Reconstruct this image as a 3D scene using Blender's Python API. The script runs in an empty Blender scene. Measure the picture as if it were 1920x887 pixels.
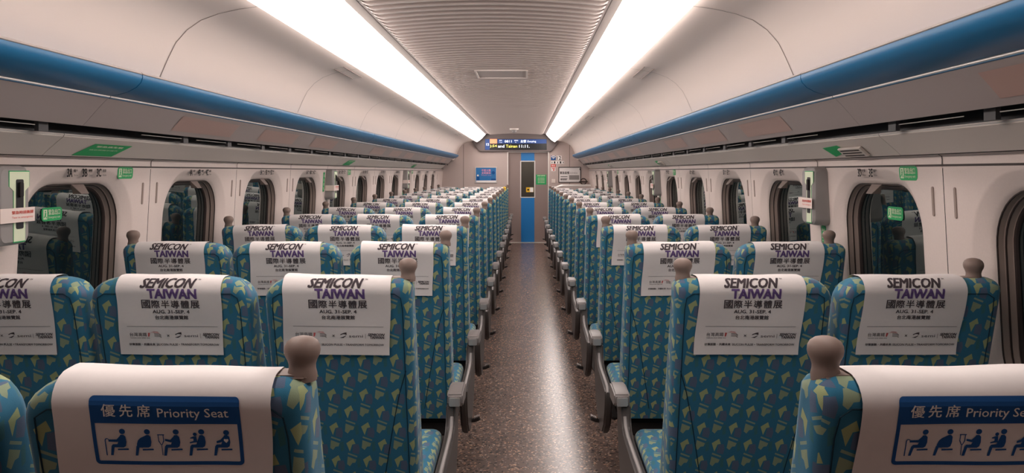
import bpy, bmesh, math, random
from mathutils import Vector, Matrix
random.seed(7)
C = bpy.context.scene.collection
SC = bpy.context.scene

# ------------------------------------------------------------------ camera, world, exposure
ZC = 1.52            # camera height above the floor
XC = -0.19           # car centre line (the camera stands at x = 0)
cam = bpy.data.cameras.new('camera'); camo = bpy.data.objects.new('camera', cam); C.objects.link(camo)
camo.location = (0, 0, ZC); camo.rotation_euler = (math.pi/2, 0, 0)
cam.sensor_width = 36; cam.lens = 36*1394/1920
cam.shift_x = -24/1920; cam.shift_y = -121.5/1920
cam.clip_start = 0.02
SC.camera = camo
w = bpy.data.worlds.new('World'); SC.world = w; w.use_nodes = True
w.node_tree.nodes['Background'].inputs[0].default_value = (0.012, 0.016, 0.018, 1)
w.node_tree.nodes['Background'].inputs[1].default_value = 0.6
vs = SC.view_settings
vs.view_transform = 'Standard'; vs.look = 'None'; vs.gamma = 1; vs.exposure = 0; vs.use_curve_mapping = False
LAMP_POWER = 10
LAMP_COLOR = (1.0, 0.90, 0.85)
LAMP_Y0 = .57       # the light strips begin a little ahead of the camera
Y_FRONT = 15.9
Y_BACK = -1.1

# ------------------------------------------------------------------ materials
def lin(c):
    return tuple(((v/255)/12.92 if v/255 <= .04045 else ((v/255+.055)/1.055)**2.4) for v in c)
def mat(name, rgb, rough=.6, spec=.4, metal=0, emit=None, noise=0, scale=60, bump=0):
    m = bpy.data.materials.new(name); m.use_nodes = True
    nt = m.node_tree; b = nt.nodes['Principled BSDF']
    col = lin(rgb)
    b.inputs['Base Color'].default_value = (*col, 1)
    b.inputs['Roughness'].default_value = rough
    b.inputs['Specular IOR Level'].default_value = spec
    b.inputs['Metallic'].default_value = metal
    if emit:
        b.inputs['Emission Color'].default_value = (*col, 1); b.inputs['Emission Strength'].default_value = emit
    if noise or bump:
        tc = nt.nodes.new('ShaderNodeTexCoord'); nz = nt.nodes.new('ShaderNodeTexNoise')
        nz.inputs['Scale'].default_value = scale; nz.inputs['Detail'].default_value = 3
        nt.links.new(tc.outputs['Object'], nz.inputs['Vector'])
        if noise:
            mx = nt.nodes.new('ShaderNodeMix'); mx.data_type = 'RGBA'
            mx.inputs[6].default_value = (*[c*(1-noise) for c in col], 1)
            mx.inputs[7].default_value = (*[min(1, c*(1+noise)) for c in col], 1)
            nt.links.new(nz.outputs[0], mx.inputs[0]); nt.links.new(mx.outputs[2], b.inputs['Base Color'])
        if bump:
            bp = nt.nodes.new('ShaderNodeBump'); bp.inputs['Strength'].default_value = bump; bp.inputs['Distance'].default_value = .002
            nt.links.new(nz.outputs[0], bp.inputs['Height']); nt.links.new(bp.outputs[0], b.inputs['Normal'])
    return m

def floor_material():
    m = bpy.data.materials.new('speckled_floor'); m.use_nodes = True
    nt = m.node_tree; N = nt.nodes; L = nt.links; b = N['Principled BSDF']
    tc = N.new('ShaderNodeTexCoord')
    def chips(scale, lo, hi, seed):
        mp = N.new('ShaderNodeMapping'); mp.inputs['Location'].default_value = (seed, seed*2, 0)
        mp.inputs['Rotation'].default_value = (0, 0, seed)
        L.new(tc.outputs['Object'], mp.inputs[0])
        nz = N.new('ShaderNodeTexNoise'); nz.inputs['Scale'].default_value = 40
        L.new(mp.outputs[0], nz.inputs['Vector'])
        ad = N.new('ShaderNodeVectorMath'); ad.operation = 'MULTIPLY_ADD'
        L.new(nz.outputs['Color'], ad.inputs[0]); ad.inputs[1].default_value = (.03, .03, 0); L.new(mp.outputs[0], ad.inputs[2])
        v = N.new('ShaderNodeTexVoronoi'); v.inputs['Scale'].default_value = scale
        L.new(ad.outputs[0], v.inputs['Vector'])
        sp = N.new('ShaderNodeSeparateColor'); L.new(v.outputs['Color'], sp.inputs[0])
        g = N.new('ShaderNodeMath'); g.operation = 'GREATER_THAN'; L.new(sp.outputs[0], g.inputs[0]); g.inputs[1].default_value = lo
        d = N.new('ShaderNodeMath'); d.operation = 'LESS_THAN'; L.new(v.outputs['Distance'], d.inputs[0]); d.inputs[1].default_value = hi
        k = N.new('ShaderNodeMath'); k.operation = 'MULTIPLY'; L.new(g.outputs[0], k.inputs[0]); L.new(d.outputs[0], k.inputs[1])
        return k.outputs[0]
    prev = None
    for scale, lo, hi, seed, rgb in ((52, .55, .45, 1.3, (66, 54, 50)), (68, .76, .40, 2.1, (168, 130, 108)),
                                     (80, .82, .42, 3.7, (150, 132, 122)), (62, .9, .36, 5.2, (190, 156, 132))):
        mx = N.new('ShaderNodeMix'); mx.data_type = 'RGBA'
        L.new(chips(scale, lo, hi, seed), mx.inputs[0])
        if prev is None: mx.inputs[6].default_value = (*lin((102, 85, 78)), 1)
        else: L.new(prev, mx.inputs[6])
        mx.inputs[7].default_value = (*lin(rgb), 1); prev = mx.outputs[2]
    L.new(prev, b.inputs['Base Color'])
    b.inputs['Roughness'].default_value = .25; b.inputs['Specular IOR Level'].default_value = .5
    return m

def fabric_material():
    m = bpy.data.materials.new('teal_patterned_moquette'); m.use_nodes = True
    nt = m.node_tree; N = nt.nodes; L = nt.links; b = N['Principled BSDF']
    def M(op, a, c=None, clamp=False):
        n = N.new('ShaderNodeMath'); n.operation = op
        for i, v in enumerate((a, c)):
            if v is None: continue
            if isinstance(v, (int, float)): n.inputs[i].default_value = v
            else: L.new(v, n.inputs[i])
        return n.outputs[0]
    uv = N.new('ShaderNodeUVMap'); uv.uv_map = 'UVMap'
    s = N.new('ShaderNodeSeparateXYZ'); L.new(uv.outputs[0], s.inputs[0])
    W, H = 48.0, 110.0
    u = M('MULTIPLY', s.outputs[0], 1000.0); v = M('MULTIPLY', s.outputs[1], 1000.0)
    i = M('FLOOR', M('DIVIDE', u, W))
    x = M('SUBTRACT', u, M('MULTIPLY', i, W))
    y = M('FLOORED_MODULO', M('ADD', v, M('MULTIPLY', i, 55.0)), H)
    cx = N.new('ShaderNodeCombineXYZ'); L.new(x, cx.inputs[0]); L.new(y, cx.inputs[1])
    def poly(pts):
        area = sum(pts[k][0]*pts[(k+1) % len(pts)][1]-pts[(k+1) % len(pts)][0]*pts[k][1] for k in range(len(pts)))
        if area < 0: pts = pts[::-1]
        r = None
        for k in range(len(pts)):
            (x0, y0), (x1, y1) = pts[k], pts[(k+1) % len(pts)]
            nx, ny = -(y1-y0), (x1-x0)
            d = N.new('ShaderNodeVectorMath'); d.operation = 'DOT_PRODUCT'
            L.new(cx.outputs[0], d.inputs[0]); d.inputs[1].default_value = (nx, ny, 0)
            g = M('ADD', d.outputs['Value'], -(nx*x0+ny*y0))
            r = g if r is None else M('MINIMUM', r, g)
        return M('GREATER_THAN', r, 0.0)
    yel = M('MAXIMUM', poly([(7.4, 84.6), (29, 99.4), (35, 82.3), (24.8, 80)]), poly([(7.4, 84.6), (25.2, 80.3), (16.6, 57)]))
    body = M('MAXIMUM', poly([(9.2, 40), (35, 29.4), (31, 19), (21, 18)]), poly([(9.2, 40), (22, 18), (14, 7), (5.5, 14)]))
    bar = poly([(11.5, 52.5), (39, 41.5), (37.2, 36.8), (9.6, 47.6)])
    pur = poly([(27.0, 79), (44, 82), (47.5, 66), (44, 47), (24.4, 52.4)])
    grn = poly([(36, 32), (47, 36), (47.5, 6), (38, 1)])
    hatch = M('GREATER_THAN', M('SINE', M('MULTIPLY', M('ADD', x, M('MULTIPLY', y, .55)), 2.6)), 0.1)
    prev = None
    def layer(mask, rgb, fac=1.0):
        nonlocal prev
        mx = N.new('ShaderNodeMix'); mx.data_type = 'RGBA'
        L.new(M('MULTIPLY', mask, fac) if fac != 1 else mask, mx.inputs[0])
        if prev is None: mx.inputs[6].default_value = (*lin((48, 108, 136)), 1)
        else: L.new(prev, mx.inputs[6])
        mx.inputs[7].default_value = (*lin(rgb), 1); prev = mx.outputs[2]
    layer(grn, (58, 108, 118)); layer(pur, (84, 100, 124)); layer(body, (134, 148, 122)); layer(bar, (128, 146, 128))
    layer(yel, (154, 163, 124)); layer(M('MULTIPLY', yel, hatch), (150, 160, 104), .55)
    nz = N.new('ShaderNodeTexNoise'); nz.inputs['Scale'].default_value = 900
    L.new(uv.outputs[0], nz.inputs['Vector'])
    bp = N.new('ShaderNodeBump'); bp.inputs['Strength'].default_value = .35; bp.inputs['Distance'].default_value = .001
    L.new(nz.outputs[0], bp.inputs['Height']); L.new(bp.outputs[0], b.inputs['Normal'])
    L.new(prev, b.inputs['Base Color'])
    b.inputs['Roughness'].default_value = .85; b.inputs['Specular IOR Level'].default_value = .15
    b.inputs['Sheen Weight'].default_value = .25; b.inputs['Sheen Roughness'].default_value = .4
    return m

def glass_material():
    m = bpy.data.materials.new('night_window_glass'); m.use_nodes = True
    nt = m.node_tree; N = nt.nodes; L = nt.links
    for n in list(N):
        if n.type != 'OUTPUT_MATERIAL': N.remove(n)
    out = [n for n in N if n.type == 'OUTPUT_MATERIAL'][0]
    t = N.new('ShaderNodeBsdfTransparent'); t.inputs[0].default_value = (.55, .6, .58, 1)
    g = N.new('ShaderNodeBsdfGlossy'); g.inputs['Roughness'].default_value = .01; g.inputs[0].default_value = (.9, 1, .96, 1)
    f = N.new('ShaderNodeFresnel'); f.inputs[0].default_value = 2.2
    mx = N.new('ShaderNodeMixShader')
    L.new(f.outputs[0], mx.inputs[0]); L.new(t.outputs[0], mx.inputs[1]); L.new(g.outputs[0], mx.inputs[2]); L.new(mx.outputs[0], out.inputs[0])
    return m

WALL = mat('pale_wall_panel', (214, 198, 191), .5, .3, noise=.05, scale=180, bump=.05)
COVE = mat('cream_cove_panel', (230, 214, 205), .45, .3)
RIB = mat('ribbed_ceiling_panel', (186, 172, 166), .5, .35)
STRIP = mat('white_ceiling_strip', (225, 212, 205), .4, .4)
ENDW = mat('end_wall_laminate', (188, 171, 165), .5, .3, noise=.04, scale=200)
DOORM = mat('grey_door_laminate', (142, 124, 119), .4, .4)
BLUE = mat('blue_laminate', (24, 116, 184), .35, .45)
RACKB = mat('blue_rack_nosing', (26, 104, 150), .38, .4)
RACKU = mat('rack_underside', (168, 154, 150), .4, .4)
RACKP = mat('tinted_rack_panel', (178, 146, 136), .3, .4)
RACKL = mat('rack_lower_cove', (200, 188, 180), .5, .3)
SLOT = mat('dark_slot', (22, 22, 26), .5, .3)
DARK = mat('dark_joint', (60, 50, 47), .6, .3)
GROOVE = mat('soft_panel_joint', (128, 112, 104), .6, .3)
SILVER = mat('brushed_metal', (205, 198, 195), .3, .5, metal=.8)
ALU = mat('pale_metal_trim', (222, 214, 208), .35, .5, metal=.3)
GREY = mat('grey_plastic', (142, 136, 134), .45, .4)
DGREY = mat('dark_grey_plastic', (72, 66, 64), .45, .4)
BASEM = mat('charcoal_pedestal', (48, 45, 45), .5, .3)
KNOB = mat('taupe_handle', (128, 110, 102), .55, .3)
YKNOB = mat('yellow_plastic', (226, 184, 60), .5, .3)
PAPER = mat('white_cover_paper', (218, 211, 209), .9, .1, noise=.02, scale=120, bump=.05)
INK = mat('dark_print', (72, 64, 68), .8, .1)
PURPLE = mat('purple_print', (98, 76, 124), .8, .1)
REDINK = mat('red_print', (196, 92, 92), .8, .1)
PBLUE = mat('priority_blue_print', (36, 82, 140), .8, .1)
FRAME = mat('window_frame_taupe', (150, 132, 124), .5, .3)
SEAL = mat('dark_window_seal', (52, 42, 40), .5, .3)
ARM = mat('armrest_grey', (122, 115, 113), .4, .45)
HANDLEM = mat('blind_handle_taupe', (116, 102, 96), .5, .3)
BRACK = mat('slot_bracket_grey', (66, 64, 66), .5, .3)
PIPE = mat('dark_seam_thread', (30, 52, 64), .8, .1)
GLASS = glass_material()
GREEN = mat('green_sticker', (38, 158, 92), .5, .3)
LUMI = mat('luminous_sticker', (212, 220, 190), .5, .3)
WHITE = mat('white_sticker', (236, 232, 228), .6, .2)
BLACK = mat('black_print', (34, 30, 32), .7, .2)
RED = mat('red_sticker', (214, 70, 52), .5, .3)
TAPE = mat('translucent_tape', (226, 208, 200), .35, .4)
YELLOW = mat('yellow_sticker', (232, 186, 48), .5, .3)
POSTB = mat('blue_poster', (36, 110, 170), .4, .4)
POSTW = mat('white_poster', (226, 220, 218), .4, .4)
PINK = mat('pink_print', (214, 150, 178), .6, .2)
FLOORM = floor_material()
FABRIC = fabric_material()
LAMP = mat('lit_diffuser', (255, 255, 255), .4, .3)
LAMP.node_tree.nodes['Principled BSDF'].inputs['Emission Color'].default_value = (*LAMP_COLOR, 1)
LAMP.node_tree.nodes['Principled BSDF'].inputs['Emission Strength'].default_value = LAMP_POWER
SCR_K = mat('screen_black', (14, 14, 18), .3, .4)
SCR_B = mat('screen_blue', (40, 66, 120), .4, .3, emit=.6)
SCR_O = mat('screen_orange', (246, 150, 110), .4, .3, emit=.8)
SCR_W = mat('screen_white', (235, 240, 250), .4, .3, emit=1.0)
SCR_Y = mat('screen_yellow', (235, 225, 110), .4, .3, emit=1.0)
HOUSE = mat('screen_housing', (112, 100, 98), .45, .4)

# ------------------------------------------------------------------ mesh builder
class MB:
    def __init__(s): s.v = []; s.f = []; s.m = []
    def add(s, verts, faces, mi=0):
        o = len(s.v); s.v += [tuple(p) for p in verts]
        for f in faces: s.f.append([i+o for i in f]); s.m.append(mi)
        return s
    def box(s, x0, x1, y0, y1, z0, z1, mi=0):
        v = [(x, y, z) for z in (z0, z1) for y in (y0, y1) for x in (x0, x1)]
        return s.add(v, [(0, 2, 3, 1), (4, 5, 7, 6), (0, 1, 5, 4), (2, 6, 7, 3), (0, 4, 6, 2), (1, 3, 7, 5)], mi)
    def loft(s, rings, mi=0, cap0=True, cap1=True, closed=True):
        n = len(rings[0]); v = [p for r in rings for p in r]; f = []
        for k in range(len(rings)-1):
            for i in range(n if closed else n-1):
                j = (i+1) % n
                f.append((k*n+i, k*n+j, (k+1)*n+j, (k+1)*n+i))
        if cap0 and closed: f.append(tuple(range(n-1, -1, -1)))
        if cap1 and closed: f.append(tuple((len(rings)-1)*n+i for i in range(n)))
        return s.add(v, f, mi)
    def strips(s, rings, mis):
        for k in range(len(rings)-1): s.loft([rings[k], rings[k+1]], mis[k], False, False)
        return s
    def tube(s, path, r, n=8, mi=0, cap=True):
        path = [Vector(p) for p in path]; rings = []
        t0 = (path[1]-path[0]).normalized()
        a = t0.orthogonal().normalized()
        for i, p in enumerate(path):
            t = (path[min(i+1, len(path)-1)]-path[max(i-1, 0)]).normalized()
            a = (a - t*a.dot(t)).normalized(); bb = t.cross(a)
            rr = r[i] if isinstance(r, (list, tuple)) else r
            rings.append([p+(a*math.cos(q*2*math.pi/n)+bb*math.sin(q*2*math.pi/n))*rr for q in range(n)])
        return s.loft(rings, mi, cap, cap)
    def prism(s, pts, fn, d0, d1, mi=0):
        """outline pts (a,b) extruded from depth d0 to d1 through fn(a,b,d)"""
        n = len(pts)
        v = [fn(a, b, d0) for a, b in pts]+[fn(a, b, d1) for a, b in pts]
        f = [tuple(range(n)), tuple(range(2*n-1, n-1, -1))]+[(i, (i+n), (i+1) % n+n, (i+1) % n) for i in range(n)]
        return s.add(v, f, mi)
    def lathe(s, prof, c, n=20, mi=0, sy=1.0):
        rings = [[(c[0]+r*math.cos(2*math.pi*k/n), c[1]+r*sy*math.sin(2*math.pi*k/n), c[2]+z) for k in range(n)] for r, z in prof]
        return s.loft(rings, mi)
    def build(s, name, mats, parent=None, smooth=None, bevel=0, segs=2, uv=False, loc=None, doubles=False, shift=None, uvoff=(0, 0)):
        me = bpy.data.meshes.new(name)
        if not isinstance(mats, (list, tuple)): mats = [mats]
        for m in mats: me.materials.append(m)
        me.from_pydata(s.v, [], s.f)
        me.polygons.foreach_set('material_index', s.m)
        bm = bmesh.new(); bm.from_mesh(me)
        if doubles: bmesh.ops.remove_doubles(bm, verts=bm.verts, dist=1e-5)
        bmesh.ops.recalc_face_normals(bm, faces=bm.faces) if doubles != 'keep' else None
        if bevel:
            es = [e for e in bm.edges if len(e.link_faces) == 2 and e.calc_face_angle(0) > .5]
            bmesh.ops.bevel(bm, geom=es, offset=bevel, segments=segs, affect='EDGES', clamp_overlap=True)
        if uv:
            lay = bm.loops.layers.uv.new('UVMap')
            for f in bm.faces:
                n = f.normal; ax = max(range(3), key=lambda q: abs(n[q]))
                for l in f.loops:
                    p = l.vert.co
                    l[lay].uv = ((p.y, p.z), (p.x, p.z), (p.x, p.y))[ax]
                    l[lay].uv += Vector((5+uvoff[0], 5+uvoff[1]))
        if smooth is not None:
            for f in bm.faces: f.smooth = True
            for e in bm.edges:
                e.smooth = not (len(e.link_faces) == 2 and e.calc_face_angle(0) > smooth)
        bm.to_mesh(me); bm.free()
        if shift is not None: me.transform(Matrix.Translation(shift))
        o = bpy.data.objects.new(name, me); C.objects.link(o)
        if parent: o.parent = parent
        if loc is not None: o.location = loc
        return o

def tag(o, label=None, cat=None, group=None, kind=None):
    if label: o['label'] = label
    if cat: o['category'] = cat
    if group: o['group'] = group
    if kind: o['kind'] = kind
    return o
def empty(name, loc=(0, 0, 0)):
    o = bpy.data.objects.new(name, None); o.empty_display_size = .1; o.location = loc; C.objects.link(o); return o
def rrect(w, h, r, k=10, m=6, cx=0, cy=0):
    """rounded rectangle, always 4*(k+m) points"""
    pts = []
    cs = [(w/2-r, h/2-r, 0), (-w/2+r, h/2-r, 90), (-w/2+r, -h/2+r, 180), (w/2-r, -h/2+r, 270)]
    for q in range(4):
        x, y, a0 = cs[q]; arc = []
        for i in range(k+1):
            a = math.radians(a0+90*i/k); arc.append((cx+x+r*math.cos(a), cy+y+r*math.sin(a)))
        pts += arc
        x2, y2, a2 = cs[(q+1) % 4]; e = math.radians(a2)
        nx, ny = cx+x2+r*math.cos(e), cy+y2+r*math.sin(e)
        for i in range(1, m): pts.append((arc[-1][0]+(nx-arc[-1][0])*i/m, arc[-1][1]+(ny-arc[-1][1])*i/m))
    return pts
_tc = {}
def text2d(s, height, align='CENTER', bold=0, shear=0, width=None, cuts=0):
    """flat outline mesh of a line of lettering, scaled to a given glyph height / total width, centred vertically on 0"""
    nb = bold; bold = 0
    key = (s, cuts, shear)
    if key not in _tc:
        cu = bpy.data.curves.new('t', 'FONT'); cu.body = s; cu.size = 1; cu.offset = bold; cu.shear = shear; cu.resolution_u = 2
        cu.space_character = 1.0
        o = bpy.data.objects.new('t', cu); C.objects.link(o)
        dg = bpy.context.evaluated_depsgraph_get()
        me = bpy.data.meshes.new_from_object(o.evaluated_get(dg))
        if cuts:
            bm = bmesh.new(); bm.from_mesh(me)
            ya = min(v.co.y for v in bm.verts); yb = max(v.co.y for v in bm.verts)
            for i in range(1, cuts):
                bmesh.ops.bisect_plane(bm, geom=bm.verts[:]+bm.edges[:]+bm.faces[:], plane_co=(0, ya+(yb-ya)*i/cuts, 0), plane_no=(0, 1, 0))
            bm.to_mesh(me); bm.free()
        V = [(v.co.x, v.co.y) for v in me.vertices]; F = [tuple(p.vertices) for p in me.polygons]
        bpy.data.objects.remove(o); bpy.data.curves.remove(cu); bpy.data.meshes.remove(me)
        _tc[key] = (V, F)
    V, F = _tc[key]
    if not V: return [], []
    x0 = min(p[0] for p in V); x1 = max(p[0] for p in V); y0 = min(p[1] for p in V); y1 = max(p[1] for p in V)
    sy = height/(y1-y0); sx = sy if width is None else width/(x1-x0)
    ox = {'CENTER': (x0+x1)/2, 'LEFT': x0, 'RIGHT': x1}[align]
    if nb and width is not None and width > 4*nb*height: sx = (width-2*nb*height)/(x1-x0)
    base = [((x-ox)*sx, (y-(y0+y1)/2)*sy) for x, y in V]
    if not nb: return base, F
    VV, FF = [], []
    for q, (dx, dy) in enumerate( ((-1, -.5), (1, .5), (-1, .5), (1, -.5), (0, 0))):
        o = len(VV); VV += [(x+dx*nb*height, y+dy*nb*height, .00012*q) for x, y in base]; FF += [tuple(i+o for i in f) for f in F]
    return VV, FF
def put(mb, TF, fn, cx=0, cy=0, d=0, mi=0):
    V, F = TF
    if V: mb.add([fn(cx+p[0], cy+p[1], d+(p[2] if len(p) > 2 else 0)) for p in V], F, mi)
    return mb
def disc(r, n=20): return [(r*math.cos(2*math.pi*i/n), r*math.sin(2*math.pi*i/n)) for i in range(n)]
def flat(mb, pts, fn, d=0, mi=0):
    return mb.add([fn(a, b, d) for a, b in pts], [tuple(range(len(pts)))], mi)
def copy_tree(o, parent=None):
    c = o.copy(); C.objects.link(c)
    if parent: c.parent = parent
    for ch in [k for k in bpy.data.objects if k.parent == o]: copy_tree(ch, c)
    return c
def P(s, half, Z, Y): return (XC+s*half, Y, ZC+Z)

# ------------------------------------------------------------------ setting: floor, ceiling, walls
mb = MB().box(XC-1.64, XC+1.64, Y_BACK, Y_FRONT, -.04, 0)
tag(mb.build('floor', FLOORM), kind='structure')

def ceil_z(h): return .836-.036*(h/.634)**2
# ceiling: ribs run across the car
hs = [-.634, -.61, -.585, -.565, -.54, -.5, -.4, -.3, -.2, -.1, 0, .1, .2, .3, .4, .5, .54, .565, .585, .61, .634]
rows = []
y = Y_BACK; prof = ((0, -.019), (.006, -.0235), (.03, -.0225), (.052, -.017), (.060, -.009), (.064, .0), (.07, .03), (.118, .03))
while y < Y_FRONT-.03:
    for dy, dz in prof:
        yy = y+dy
        r = []
        for h in hs:
            k = max(0, min(1, (.585-abs(h))/.03))
            r.append(P(1, h, ceil_z(h)+dz*k, yy))
        rows.append(r)
    y += .1
mb = MB(); mb.loft(rows, 0, closed=False)
ceiling = tag(mb.build('ceiling', RIB, smooth=.45), kind='structure')
# side coves (curved panels between light strip and luggage rack)
CP = [(.846, .663), (.95, .648), (1.03, .630), (1.10, .604), (1.155, .566), (1.20, .515), (1.23, .455), (1.258, .39), (1.285, .33), (1.30, .27), (1.33, .24)]
def seam(mb, prof, Y, s, wd=.004, off=.0015, mi=0):
    for (h0, z0), (h1, z1) in zip(prof[:-1], prof[1:]):
        n = Vector((z1-z0, h0-h1)).normalized()*off
        if n.y > 0: n = -n
        a = [(h0+n.x, z0+n.y), (h1+n.x, z1+n.y)]
        mb.add([P(s, a[0][0], a[0][1], Y-wd/2), P(s, a[0][0], a[0][1], Y+wd/2), P(s, a[1][0], a[1][1], Y+wd/2), P(s, a[1][0], a[1][1], Y-wd/2)], [(0, 1, 2, 3)], mi)
for n, s in ((1, -1), (2, 1)):
    cv = MB().loft([[P(s, h, z, yy) for h, z in CP] for yy in (Y_BACK, 5, 10, Y_FRONT)], closed=False).build('trim_%d' % n, COVE, smooth=.6)
    tag(cv, kind='structure')
    j = MB()
    for k in range(-1, 9):
        seam(j, CP[:-1], 1.17+1.79*k, s, .005)
    j.build('panel_joint', GROOVE, cv)
    # inner edge strip beside the lamp
    h = MB()
    for yy in (4.6, 8.6, 12.6):
        pr = [(.93, .6505), (.99, .6385)]
        for w_ in (0, .5): seam(h, pr, yy+w_, s, .004, .002)
        for hh, zz in pr:
            h.box(*sorted((P(s, hh-.002, 0, 0)[0], P(s, hh+.002, 0, 0)[0])), yy, yy+.5, ZC+zz-.004, ZC+zz-.001)
    h.build('hatch_outline', GROOVE, cv)

def wall_h(Z):
    pts = [(.03, 1.56), (0, 1.562), (-.3, 1.578), (-.7, 1.60), (-1.2, 1.60), (-1.53, 1.575)]
    for (za, ha), (zb, hb) in zip(pts[:-1], pts[1:]):
        if Z >= zb: return ha+(hb-ha)*(za-Z)/(za-zb)
    return pts[-1][1]
def WF(s):
    """wall mapping: a along the car, b relative height, d depth outwards"""
    return lambda a, b, d: P(s, wall_h(b)+d, b, a)
def WT(s):
    """reading direction mapping on the wall: a to the reader's right"""
    return lambda a, b, d, yc=0: P(s, wall_h(b)-d, b, yc+(a if s < 0 else -a))
SEAM0 = 2.44; PITCH = 1.04
centers = [SEAM0+.52+PITCH*k for k in range(-2, 12)]   # window centres .88 ... 14.4
ZT, ZB = .018, -.92       # panel height
WCY = -.37
for s, nm in ((-1, 'left'), (1, 'right')):
    f = WF(s); mb = MB()
    for yc in centers:
        outer = [(yc+a, b) for a, b in rrect(1.036, ZT-ZB, .0001, cy=(ZT+ZB)/2)]
        def R(w_, h_, r_, cy, d): return [f(yc+a, b, d) for a, b in rrect(w_, h_, r_, cy=cy)]
        rings = [[f(a, b, 0) for a, b in outer], R(.775, .76, .25, WCY, 0), R(.755, .745, .245, WCY, .004), R(.715, .715, .225, WCY, .014),
                 R(.665, .68, .195, WCY-.003, .024), R(.645, .665, .18, WCY-.005, .031), R(.635, .655, .175, WCY-.006, .040)]
        mb.loft(rings, 0, False, False)
    # plain stretches: below the windows, ends
    zs = [ZB, -1.2, -1.35, -1.53]
    mb.loft([[f(yy, b, 0) for b in zs] for yy in (Y_BACK, 3, 8, 12, Y_FRONT)], 0, closed=False)
    for ya, yb in ((Y_BACK, centers[0]-.52), (centers[-1]+.522, Y_FRONT)):
        mb.loft([[f(yy, b, 0) for b in (ZT, -.3, -.6, ZB)] for yy in (ya, yb)], 0, closed=False)
    wl = tag(mb.build('wall_'+nm, WALL, smooth=.7, doubles=True), kind='structure')
    j = MB()
    for k in range(len(centers)+1):
        yy = centers[0]-.52+PITCH*k
        j.loft([[f(yy-.003, b, .004) for b in (ZT, -.3, -.6, ZB)], [f(yy+.003, b, .004) for b in (ZT, -.3, -.6, ZB)]], closed=False)
    j.build('panel_joint', DARK, wl)
    # horizontal joint and rounded ledge above the panels
    tr = MB().loft([[P(s, h, z, yy) for h, z in ((1.53, .058), (1.548, .058), (1.558, .052), (1.561, .04), (1.561, .024), (1.566, .022), (1.566, .012))] for yy in (Y_BACK, 4, 8, 12, Y_FRONT)], closed=False).build('trim_%d' % (3 if s < 0 else 4), WALL, smooth=.5)
    tag(tr, kind='structure')
    j = MB()
    j.loft([[P(s, 1.5595, .0245, yy), P(s, 1.5595, .0175, yy)] for yy in (Y_BACK, Y_FRONT)], closed=False)
    j.loft([[P(s, 1.532, .056, yy), P(s, 1.546, .0615, yy)] for yy in (Y_BACK, Y_FRONT)], closed=False)
    for k in range(0, 15, 1):
        yy = centers[0]-.52+PITCH*k
        seam(j, [(1.548, .0575), (1.558, .0515), (1.5605, .04), (1.5605, .024)], yy, s, .006, .001)
    j.build('joint_line', DARK, tr)

# front wall with door opening
def XW(px): return (px-984)*Y_FRONT/1394
def ZW(py): return ZC+(322-py)*Y_FRONT/1394
DX0, DX1, DZ1 = XW(952), XW(1028.5), ZW(285)
mb = MB()
for x0, x1, z0, z1 in ((XC-1.64, DX0, 0, 2.42), (DX1, XC+1.64, 0, 2.42), (DX0, DX1, DZ1, 2.42)):
    mb.box(x0, x1, Y_FRONT, Y_FRONT+.1, z0, z1)
wf = tag(mb.build('wall_front', ENDW), kind='structure')
j = MB()
for px in (869, 1068): j.box(XW(px)-.004, XW(px)+.004, Y_FRONT-.001, Y_FRONT+.001, 0, 2.3)
j.build('panel_joint', DARK, wf)
tag(MB().box(XC-1.64, XC+1.64, Y_BACK-.1, Y_BACK, 0, 2.42).build('wall_back', ENDW), kind='structure')
# door jambs
mb = MB()
for x in (DX0, DX1): mb.box(x-.012, x+.012, Y_FRONT-.012, Y_FRONT+.09, 0, DZ1)
mb.box(DX0, DX1, Y_FRONT-.004, Y_FRONT+.09, DZ1-.01, DZ1+.008)
mb.box(DX0, DX1, Y_FRONT-.03, Y_FRONT+.09, .001, .008)
tag(mb.build('trim_5', ALU, bevel=.002, segs=1), kind='structure')
YD = Y_FRONT+.05
door = empty('door_1', ((DX0+DX1)/2, YD, 0)); tag(door, kind='structure')
off = (-(DX0+DX1)/2, -YD, 0)
sx0, sx1 = XW(977), XW(1002); wx0, wx1, wz0, wz1 = XW(976.5), XW(1002.5), ZW(370), ZW(302.5)
mb = MB()
for x0, x1, z0, z1 in ((DX0+.012, wx0, .01, DZ1-.012), (wx1, DX1-.012, .01, DZ1-.012), (wx0, wx1, .01, wz0), (wx0, wx1, wz1, DZ1-.012)):
    mb.box(x0, x1, YD, YD+.035, z0, z1)
mb.build('door_panel', DOORM, door, shift=off)
mb = MB().box(sx0, sx1, YD-.002, YD+.001, .012, wz0-.012).box(sx0, sx1, YD-.002, YD+.001, wz1+.012, DZ1-.014)
mb.build('blue_stripe', BLUE, door, shift=off)
mb = MB()
for x0, x1, z0, z1 in ((wx0-.012, wx0+.008, wz0-.012, wz1+.012), (wx1-.008, wx1+.012, wz0-.012, wz1+.012), (wx0, wx1, wz0-.012, wz0+.008), (wx0, wx1, wz1-.008, wz1+.012)):
    mb.box(x0, x1, YD-.006, YD+.02, z0, z1)
mb.build('window_frame', ALU, door, bevel=.002, segs=1, shift=off)
MB().box(wx0, wx1, YD+.012, YD+.018, wz0, wz1).build('window_pane', GLASS, door, shift=off)
mb = MB().box(DX0-.5, DX1+.5, YD+.9, YD+1, 0, 2.2)
tag(mb.build('wall_vestibule', DOORM), kind='structure')
vl = bpy.data.lights.new('vestibule_lamp', 'AREA'); vl.energy = 9; vl.size = .5; vl.color = LAMP_COLOR
vo = bpy.data.objects.new('vestibule_lamp', vl); C.objects.link(vo); vo.location = ((DX0+DX1)/2, YD+.5, 2.15)
tag(vo, 'vestibule ceiling lamp behind the sliding door window', 'lamp')
def FT(y0): return lambda a, b, d: (a, y0-d, b)

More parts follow.
